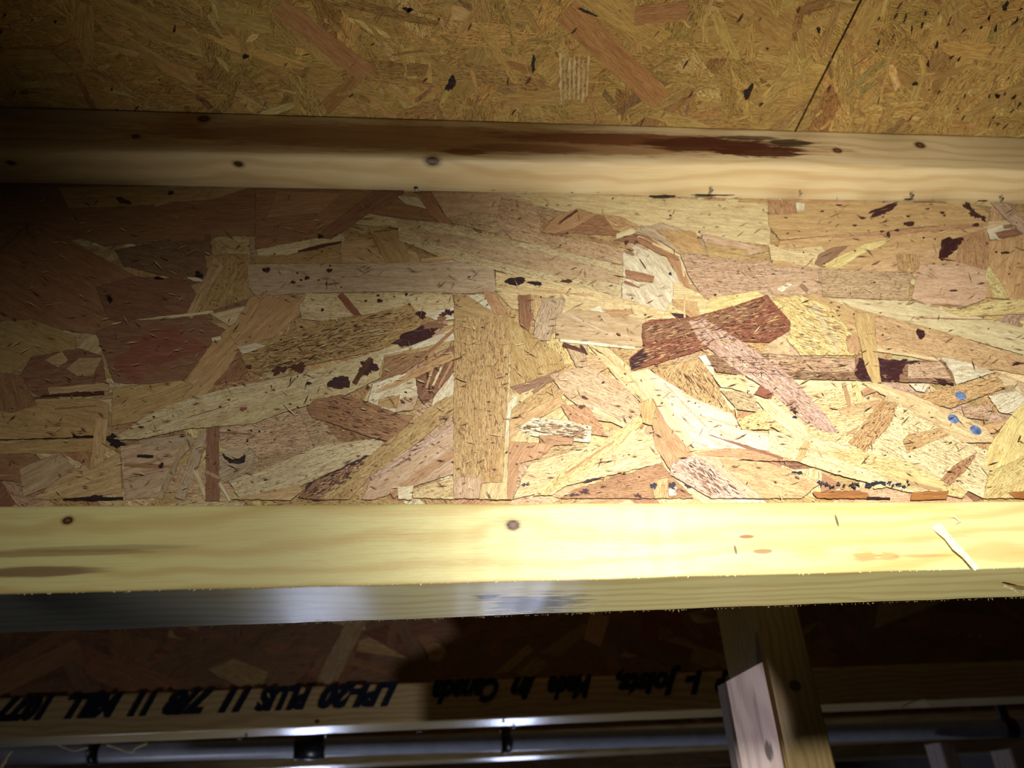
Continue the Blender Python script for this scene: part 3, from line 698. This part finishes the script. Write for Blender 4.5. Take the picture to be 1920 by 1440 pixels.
# coarse two-tone fibre of the reddish and grey-brown strands
def flecks(quad, ang, n, cols, lmin=5, lmax=22):
    q = np.array(PXY(quad)); lo, hi = q.min(0), q.max(0); k = 0
    def inside(p):
        s_ = False
        for i in range(len(q)):
            (x1, y1), (x2, y2) = q[i], q[i-1]
            if (y1 > p[1]) != (y2 > p[1]) and p[0] < (x2-x1)*(p[1]-y1)/(y2-y1)+x1: s_ = not s_
        return s_
    while k < n:
        c, r = rng.uniform(lo, hi); an = math.radians(ang)+rng.normal(0, .12); L = rng.uniform(lmin, lmax)
        if not (inside((c, r)) and inside((c+L*math.cos(an), r+L*math.sin(an)))): continue
        k += 1; a, b = np.array(W2(c, r)), np.array(W2(c+L*math.cos(an), r+L*math.sin(an))); d = (b-a)/np.linalg.norm(b-a); nn = np.array([-d[1], d[0]])*rng.uniform(.12, .36)
        web.add([a, (a+b)/2-nn, b, (a+b)/2+nn], jcol(cols[rng.integers(len(cols))], .1), 0, HH[0]-.03, HH[0]+.01+.01*rng.random(), 0, .8)
HH[0] += .02
flecks('1184,692 1184,676 1212,652 1208,642 1208,612 1300,600 1380,577 1434,560 1450,577 1476,606 1474,622 1440,642 1380,640 1310,656', -14, 620, ['OR', 'MA', 'OT', 'DB', 'RB'])
flecks('1340,672 1440,668 1596,680 1596,712 1440,710 1345,700', 3, 200, ['OR', 'DB', 'CR', 'RB', 'MA'])
flecks('570,930 600,905 690,856 690,866 640,918 600,936', -28, 160, ['PK', 'LG', 'DB', 'MA'], 4, 14)
flecks('1310,612 1320,606 1400,656 1480,715 1550,805 1500,788 1440,733 1375,690', 42, 160, ['LG', 'RB', 'WH', 'PK'])
flecks('590,760 640,746 700,764 765,782 738,826 690,816 622,792', 14, 140, ['OR', 'DB', 'RB', 'BR'])
flecks('470,660 600,620 760,578 780,596 690,655 600,678 480,698', -14, 420, ['OL', 'GB', 'PL', 'DB', 'BR'])
flecks('856,602 950,598 948,750 936,900 856,900', 90, 260, ['OL', 'BR', 'RB', 'OT'], 4, 18)
flecks('1228,700 1310,682 1345,740 1362,772 1285,742', 60, 150, ['BR', 'CR', 'DB', 'OT'])
flecks('1500,568 1560,585 1600,645 1500,660 1485,640', 15, 150, ['CR', 'BR', 'OT', 'WH'])
flecks('970,806 1000,790 1104,804 1102,828 1060,824', 5, 120, ['BR', 'DB', 'GB'])
flecks('1265,875 1300,862 1340,885 1395,934 1335,930', 40, 120, ['RB', 'DB', 'WH'])
# scattered ticks and pin holes
for i in range(260):
    c, r = rng.uniform(430, 1915), rng.uniform(375, 925); B(rng.choice(['MA', 'DB', 'BR', 'DB']), c, r, rng.uniform(.9, 3), rng.uniform(.6, 1.5), rng.uniform(-30, 30), .4, 9)
for i in range(40):
    c, r = rng.uniform(200, 1915), rng.uniform(385, 925); an = rng.uniform(-.9, .9); L = rng.uniform(8, 34)
    S(rng.choice(['PL', 'GR', 'OL', 'BR', 'WH', 'RB']), c, r, c+L*math.cos(an), r+L*math.sin(an), rng.uniform(1, 3), .1, (.4, .4), .1)
# hair-thin fibres torn up on the face of the board
for i in range(1500):
    c, r = rng.uniform(0, 1918), rng.uniform(365, 932); an = rng.normal(0, .45) if rng.random() < .75 else rng.uniform(-1.5, 1.5); L = rng.uniform(4, 26)
    p = [W2(c, r), W2(c+L*math.cos(an), r+L*math.sin(an))]; a, b = np.array(p[0]), np.array(p[1]); d = (b-a)/np.linalg.norm(b-a); nn = np.array([-d[1], d[0]])*rng.uniform(.10, .34)
    web.add([a, (a+b)/2-nn, b, (a+b)/2+nn], jcol(rng.choice(['BR', 'RB', 'OR', 'DB', 'MA', 'OL', 'GB', 'PL']), .1), 0, HH[0]-.03, HH[0]+.02*rng.random(), .0, .8)
# dark gaps where web meets the top flange
for x, y, rx, ry in ((352, 344, 18, 1.2), (430, 347, 14, 1.2), (755, 354, 18, 1.6), (780, 357, 5, 4), (800, 357, 3, 2), (832, 357, 5, 1.6), (924, 359, 14, 3.4), (952, 360, 5, 2.2), (1036, 361, 9, 2.6), (1068, 362, 18, 1),
                     (1240, 374, 22, 3), (1335, 371, 40, 2.4), (1700, 379, 9, 1.6), (1838, 382, 9, 1.2)): B('DK', x, y, rx, ry)
web.build('web', m_web, J)

# nails, droplets, splinters on the nearest joist
def nail_mesh(name, p, axis, rad, length, mat, parent, head=True):
    V = []; F = []; n = 16; ax = Vector(axis).normalized(); a = ax.orthogonal().normalized(); b = ax.cross(a); p = Vector(p)
    rings = [(rad*.42, 0), (rad*.42, length*.8), (rad*.9, length*.8), (rad, length*.86), (rad, length*.95), (rad*.8, length)]
    for r, h in rings:
        for i in range(n):
            t = 2*math.pi*i/n; V.append(tuple(p+ax*h+(a*math.cos(t)+b*math.sin(t))*r))
    for k in range(len(rings)-1):
        for i in range(n): F.append((k*n+i, k*n+(i+1) % n, (k+1)*n+(i+1) % n, (k+1)*n+i))
    F.append(tuple((len(rings)-1)*n+i for i in range(n)))
    return mesh_from(name, V, F, mat, parent)
for c, r in ((780, 355), (1332, 356), (1708, 366), (1876, 372), (1500, 361)):
    p = on_z(c, r, 264); nail_mesh('nail', (p[0], min(p[1], 25), p[2]+1.5), (0.1, -.25, -1), 1.3 if c != 1500 else .8, 3.2, m_steel, J)
for i, (c, r, rad) in enumerate(((1798, 745, 4.0), (1784, 788, 4.0), (1826, 809, 4.2))):
    p = on_y(c, r, 27); V = []; F = []; n = 24
    for k, (q, h) in enumerate(((1, 0), (.97, .35), (.8, .8), (.5, 1.1), (.2, 1.2))):
        for j in range(n):
            t = 2*math.pi*j/n; V.append((p[0]+rad*q*math.cos(t), 26.8-h*.9-HH[0]*.3, p[2]+rad*q*math.sin(t)*.9))
    for k in range(4):
        for j in range(n): F.append((k*n+j, (k+1)*n+j, (k+1)*n+(j+1) % n, k*n+(j+1) % n))
    F.append(tuple(range(4*n, 5*n))[::-1])
    o = mesh_from('droplet', V, F, m_gloss, J, True); o['label'] = 'shiny blue grey droplet on the web'
def sliver(name, path, w0, w1, mat, parent, thick=0.7, seed=0):
    """a torn strip of wood following a path of 3D points (mm)"""
    r = np.random.default_rng(seed); V = []; F = []; pts = [Vector(p) for p in path]; n = len(pts)
    for i, p in enumerate(pts):
        d = (pts[min(i+1, n-1)]-pts[max(i-1, 0)]).normalized(); up = Vector((0, -1, 0.15)); s = d.cross(up).normalized(); u = s.cross(d)
        w = (w0+(w1-w0)*i/(n-1))*(1+r.uniform(-.25, .25))
        for a, b in ((-w/2, 0), (-w/4, thick), (w/5, thick*.8), (w/2, 0), (w/4, -thick*.3), (-w/4, -thick*.3)): V.append(tuple(p+s*a+u*b))
    for i in range(n-1):
        for j in range(6): F.append((i*6+j, i*6+(j+1) % 6, (i+1)*6+(j+1) % 6, (i+1)*6+j))
    F.append(tuple(range(6))[::-1]); F.append(tuple((n-1)*6+j for j in range(6)))
    return mesh_from(name, V, F, mat, parent, False)
def fp(c, r, out=0.0):
    p = on_y(c, r, -out); return (p[0], p[1], p[2])
o = sliver('splinter', [fp(1754, 986, .1), fp(1764, 994, 1), fp(1776, 1008, 1.6), (fp(1792, 1026, 2)), fp(1808, 1042, 2), fp(1822, 1058, 2.4), fp(1831, 1068, 2.6)], 5.0, 2.2, m_sliver, J, 1.6, 1); o['label'] = 'torn pale splinter hanging on the lower flange'
sliver('splinter', [fp(1779, 968, .1), fp(1790, 969, .6), fp(1800, 978, .6), fp(1792, 982, .2)], 1.2, .6, m_sliver, J, .4, 2)
sliver('splinter', [fp(1768, 990, .3), fp(1785, 1010, 1.6), fp(1800, 1027, 1.5)], .8, .5, m_sliver, J, .5, 3)
def up0(c, r): p = on_z(c, r, -1.2); return tuple(p)
sliver('splinter', [up0(1880, 1098), up0(1893, 1101), up0(1905, 1104), up0(1920, 1106)], .8, 5.5, m_sliver, J, 1.4, 4)
# fuzzy fibres along the sharp lower arris and the back lower arris
V = []; F = []
for i in range(420):
    x = rng.uniform(-240, 330); back = rng.random() < .6
    y0 = E5(x) if back else 0.3; z0 = -0.05 if back else E4(x)+0.1
    l = abs(rng.normal(0, .6))+.25; a = rng.uniform(-1.2, 1.2); w = rng.uniform(.12, .4); n = len(V)
    d = Vector((math.sin(a), (0.2 if back else -.3), -.55)).normalized()*l
    V += [(x-w, y0, z0), (x+w, y0, z0), (x, y0+.25, z0+.2), (x+d.x, y0+d.y, z0+d.z)]
    F += [(n, n+1, n+3), (n+1, n+2, n+3), (n+2, n, n+3)]
tag(mesh_from('edge_fibres', V, F, m_sliver, J), kind='stuff')

# ------------------------------------------------------------------ further joists, same section, 488 mm apart
def far_joist(k, seed, strands, label):
    y0 = 488.0*k+2
    o = empty('i_joist', (0, y0+31.5, 0)); tag(o, label, 'joist')
    sweep('top_flange', lambda x: eased([(y0, 302), (y0, 264), (y0+63, 264), (y0+63, 302)], [1, 3, 3, 1], 2), X0, X1, 12, m_far, o, .2, seed)
    bf = sweep('bottom_flange', lambda x: eased([(y0, 0), (y0+63, 0), (y0+63, 38), (y0, 38)], [2, 2, 2, 3], 3), X0, X1, 8, m_far, o, .3, seed+1)
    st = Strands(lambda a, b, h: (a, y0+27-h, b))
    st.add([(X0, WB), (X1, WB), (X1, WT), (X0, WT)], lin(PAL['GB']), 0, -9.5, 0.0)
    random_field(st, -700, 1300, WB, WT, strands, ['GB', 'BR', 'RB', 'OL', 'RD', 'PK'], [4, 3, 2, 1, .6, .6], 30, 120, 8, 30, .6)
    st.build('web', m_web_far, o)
    return o, bf, y0
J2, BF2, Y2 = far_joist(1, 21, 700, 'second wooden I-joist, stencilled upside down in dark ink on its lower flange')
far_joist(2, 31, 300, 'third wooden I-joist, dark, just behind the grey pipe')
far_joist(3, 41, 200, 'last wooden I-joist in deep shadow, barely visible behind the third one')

# stencilled words, upside down, each at its place on the second joist
WORDS = [('1077', 2, 108), ('MILL', 135, 236), ('11', 250, 300), ('7/8', 314, 402), ('11', 416, 474), ('PLUS', 484, 588), ('LPI-20', 600, 748),
         ('Canada', 810, 936), ('in', 957, 1006), ('Made', 1026, 1112), ('Joists,', 1156, 1284), ('I-', 1286, 1322), ('LP', 1340, 1385)]
for wd, c0, c1 in WORDS:
    cu = bpy.data.curves.new('t', 'FONT'); cu.body = wd; cu.size = 1; cu.offset = 0.06; cu.shear = 0.5; cu.resolution_u = 3
    to = bpy.data.objects.new('t', cu); COL.objects.link(to); dg = bpy.context.evaluated_depsgraph_get(); dg.update()
    me = bpy.data.meshes.new_from_object(to.evaluated_get(dg)); vs = np.array([v.co[:] for v in me.vertices]); fs = [tuple(p.vertices) for p in me.polygons]
    bpy.data.objects.remove(to); bpy.data.curves.remove(cu); bpy.data.meshes.remove(me)
    mn, mx = vs.min(0), vs.max(0)
    xa, xb = on_y(c0, 1290, Y2)[0], on_y(c1, 1290, Y2)[0]
    zt, zb = 37.6, 16.5      # upside down: the feet of the letters point up
    Vt = [(xb-(v[0]-mn[0])/(mx[0]-mn[0])*(xb-xa), Y2-0.75, zt-v[1]/0.73*(zt-zb)) for v in vs]
    w = mesh_from('stencilled_word', Vt, fs, m_ink, J2); w['label'] = 'word stencilled upside down in blue black ink'
    sm = w.modifiers.new('ink thickness', 'SOLIDIFY'); sm.thickness = 0.0006; sm.offset = 0

# torn bits on the underside edge of the second joist
def u2(c, r, y=None, z=-1):
    p = on_z(c, r, z); return tuple(p) if y is None else (on_y(c, r, y)[0], y, on_y(c, r, y)[2])
for s_, pts in enumerate(([(108, 1397), (120, 1402), (140, 1409), (155, 1404), (165, 1402)], [(200, 1397), (220, 1403), (240, 1410), (252, 1411)],
                          [(247, 1410), (255, 1402), (264, 1398), (275, 1394)], [(0, 1440), (8, 1428), (14, 1418), (20, 1411), (24, 1408)])):
    path = [u2(c, r, Y2-1.5) for c, r in pts]
    sliver('splinter', path, 1.6+.8*(s_ > 1)+2.5*(s_ == 3), 1.2+2.2*(s_ == 2), m_sliver, J2, .8, 20+s_)
for s_, pts in enumerate(([(1688, 1327), (1700, 1320), (1722, 1313), (1730, 1310)], [(1728, 1309), (1738, 1315), (1742, 1322), (1752, 1324)])):
    sliver('splinter', [u2(c, r, Y2-1.2) for c, r in pts], 1.3, 1.6, m_sliver, J2, .7, 30+s_)
for c, r in ((462, 1376), (470, 1391), (788, 1374), (958, 1368), (945, 1346)):
    p = on_z(c, r, 0); nail_mesh('nail', (p[0], min(max(p[1], Y2+3), Y2+60), 1), (0, -.2, -1), 2.2, 3.5, m_steel, J2)

# ------------------------------------------------------------------ ceiling: two strand board panels meeting over the joists
ce = empty('ceiling', (0, 0, 302)); tag(ce, kind='structure')
SX = 237.5
def panel(x0, x1, seed, n):
    st = Strands(lambda a, b, h: (a, b, 302.3-h))
    st.add([(x0, YB0), (x1, YB0), (x1, YB1), (x0, YB1)], lin((196, 164, 92)), 0, -18, 0)
    a, b = max(x0, -420), min(x1, 560)
    nm = [lin(c) for c in ((200, 170, 98), (210, 180, 104), (192, 160, 92), (204, 168, 98), (220, 196, 126), (176, 138, 80), (164, 134, 84))]
    random_field(st, a, b, -330, 0, n, nm, [5, 4, 3, 3, 1.2, .8, .3], 18, 70, 4, 20, .16, 0.9, .3, 2.4, 0.9)
    random_field(st, a, b, -330, 0, n*2, nm, [5, 4, 3, 3, 1.4, .8, .4], 5, 22, 1, 4.5, .26, 0.7, .2, 1.8, 0.9)
    return st
st = panel(X0, SX-.7, 1, 900)
def SP(c, r): p = on_z(c, r, 302); return (p[0], p[1])
CH = [0.30]
def CS(col, x1, y1, x2, y2, w):
    CH[0] += .004; h = CH[0]
    a, b = np.array(SP(x1, y1)), np.array(SP(x2, y2)); d = (b-a)/np.linalg.norm(b-a); n = np.array([-d[1], d[0]])*w/2
    st.add(ragged([a-n, b-n, b+n, a+n], 2, .3), jcol(col, .04), math.atan2(d[1], d[0]), h-.1, h, .3)
ob = lin((186, 142, 88)); CS(ob, 520, 10, 690, 140, 13); CS(ob, 1060, 20, 1240, 190, 16); CS(ob, 1190, 30, 1290, 20, 12)
for i in range(7): CS('CR', 1050+i*9, 105+rng.uniform(-6, 6), 1052+i*8, 190+rng.uniform(-20, 10), 1.3)
def CB(col, cx, cy, rx, ry, ang=0):
    st.add([SP(*q) for q in blob_pts(cx, cy, rx, ry, math.radians(ang), 20, .3)], jcol(col, .03), 0, .40, .44, .1, 1)
CB('DK', 846, 156, 9, 13, 20); CB('DK', 1578, 56, 4, 6, 10) if False else None
CB('DK', 460, 106, 6, 4, -40); CB('DK', 1403, 172, 6, 16, 35); CB('DK', 1000, 120, 4, 14, 5); CB('DK', 1100, 22, 18, 3, 25); CB('DK', 765, 18, 10, 4); CB('DK', 1535, 56, 4, 5)
for i in range(90):
    CB(rng.choice(['DB', 'RB', 'BR']), rng.uniform(0, 1560), rng.uniform(0, 235), rng.uniform(1, 3), rng.uniform(2, 9), rng.uniform(10, 50))
st.build('subfloor_panel', m_sub, ce)
st = panel(SX+.7, X1, 2, 700)
for q in ((1716, 157, 5, 4), (1885, 12, 5, 9, 30), (1870, 180, 4, 5), (1740, 120, 3, 5)): CB('DK', *q)
for i in range(60): CB(rng.choice(['DB', 'DK', 'BR']), rng.uniform(1640, 1920), rng.uniform(0, 240), rng.uniform(1, 2.6), rng.uniform(2, 8), rng.uniform(10, 50))
st.build('subfloor_panel', m_sub, ce)
box_mesh('subfloor_backing', (X0-150, YB0-150, 320.5), (X1+150, YB1+150, 340), m_sub, ce)

# ------------------------------------------------------------------ upright timbers under the joists
def stud(name, x0, x1, y0, y1, ztop_l, ztop_r, mat, label, seed=0, z0=ZF):
    V = []; F = []; e = 2.0; n = 8
    prof = [(x0+e, y0), (x1-e, y0), (x1, y0+e), (x1, y1-e), (x1-e, y1), (x0+e, y1), (x0, y1-e), (x0, y0+e)]
    for z in (z0, None):
        for x, y in prof: V.append((x, y, z if z is not None else ztop_l+(ztop_r-ztop_l)*(x-x0)/(x1-x0)))
    for j in range(8): F.append((j, (j+1) % 8, 8+(j+1) % 8, 8+j))
    F.append(tuple(range(8))[::-1]); F.append(tuple(range(8, 16)))
    return tag(mesh_from(name, V, F, mat), label, 'post', None)
m_stud = lumber_material('yellow spruce stud', lin((142, 118, 66)), lin((106, 82, 42)), pith=(0, 240, 200), axis=2, rough=.5, blobs=[((279, 285, -8), (4, 4, 3.5), DRK, 1.5, .8, .9)])
m_grey = lumber_material('weathered grey pink board', lin((172, 154, 146)), lin((132, 110, 104)), pith=(0, 250, 250), axis=2, rough=.6, blobs=[((246, 284, -54), (2.2, 3, 6), DRK, 1.6, 3.5, .9), ((243, 284, -30), (1.2, 3, 14), lin((120, 100, 96)), 1.8, 2.5, .7)])
stud('timber_post', 258, 297, 286, 375, 302, 302, m_stud, 'tall yellowish square timber post standing between the first and second joists')
stud('timber_post', 221, 256.5, 285, 304, -4, 11, m_grey, 'greyish board with slanted sawn top, fixed against the left side of the yellowish post')
p, q = on_y(1762, 1392, 700), on_y(1790, 1391, 700)
stud('timber_post', p[0], q[0], 700, 738, p[2], q[2], m_grey, 'narrow pale stick with square top, right of the yellowish post, below the pipe')
p = on_y(1892, 1404, 600)
stud('timber_post', p[0], p[0]+60, 600, 638, p[2], p[2]+14, m_grey, 'pale board with slanted top in the bottom right corner')

# ------------------------------------------------------------------ grey pipe with black clips
def tube(name, pts, rad, mat, parent=None, n=28, caps=True):
    V = []; F = []; P = [Vector(p) for p in pts]
    for i, p in enumerate(P):
        d = (P[min(i+1, len(P)-1)]-P[max(i-1, 0)]).normalized(); a = d.cross(Vector((0, 0, 1))).normalized(); b = a.cross(d)
        for j in range(n):
            t = 2*math.pi*j/n; V.append(tuple(p+(a*math.cos(t)+b*math.sin(t))*rad))
    for i in range(len(P)-1):
        for j in range(n): F.append((i*n+j, i*n+(j+1) % n, (i+1)*n+(j+1) % n, (i+1)*n+j))
    if caps: F.append(tuple(range(n))); F.append(tuple((len(P)-1)*n+j for j in range(n))[::-1])
    return mesh_from(name, V, F, mat, parent, True)
m_pipe = plain('grey blue plastic conduit', (0.42, 0.45, 0.56), 0.35, 0, 0.5, 60, .1)
m_black = plain('black plastic', (0.012, 0.012, 0.016), 0.35, 0, 0.6)
def pz(x): return 2.5-(x-45)*0.0155
PYY = 750
pp = empty('pipe', (45, PYY, pz(45))); tag(pp, 'long grey blue pipe running under the joists between the second and third ones', 'pipe')
tube('pipe_run', [(x, PYY, pz(x)) for x in np.arange(X0+5, X1-4, 60)], 11, m_pipe, pp)
for c, w, r in ((582, 18, 14.5), (948, 6, 13.5), (185, 6, 13), (1900, 8, 13)):
    x = on_y(c, 1392, PYY)[0]
    k = tube('clip', [(x-w, PYY, pz(x-w)), (x+w, PYY, pz(x+w))], r, m_black, pp)
    if c != 582:
        box_mesh('hanger', (x-w*.8, PYY-2, pz(x)+r-1), (x+w*.8, PYY+2, 302), m_black, k)
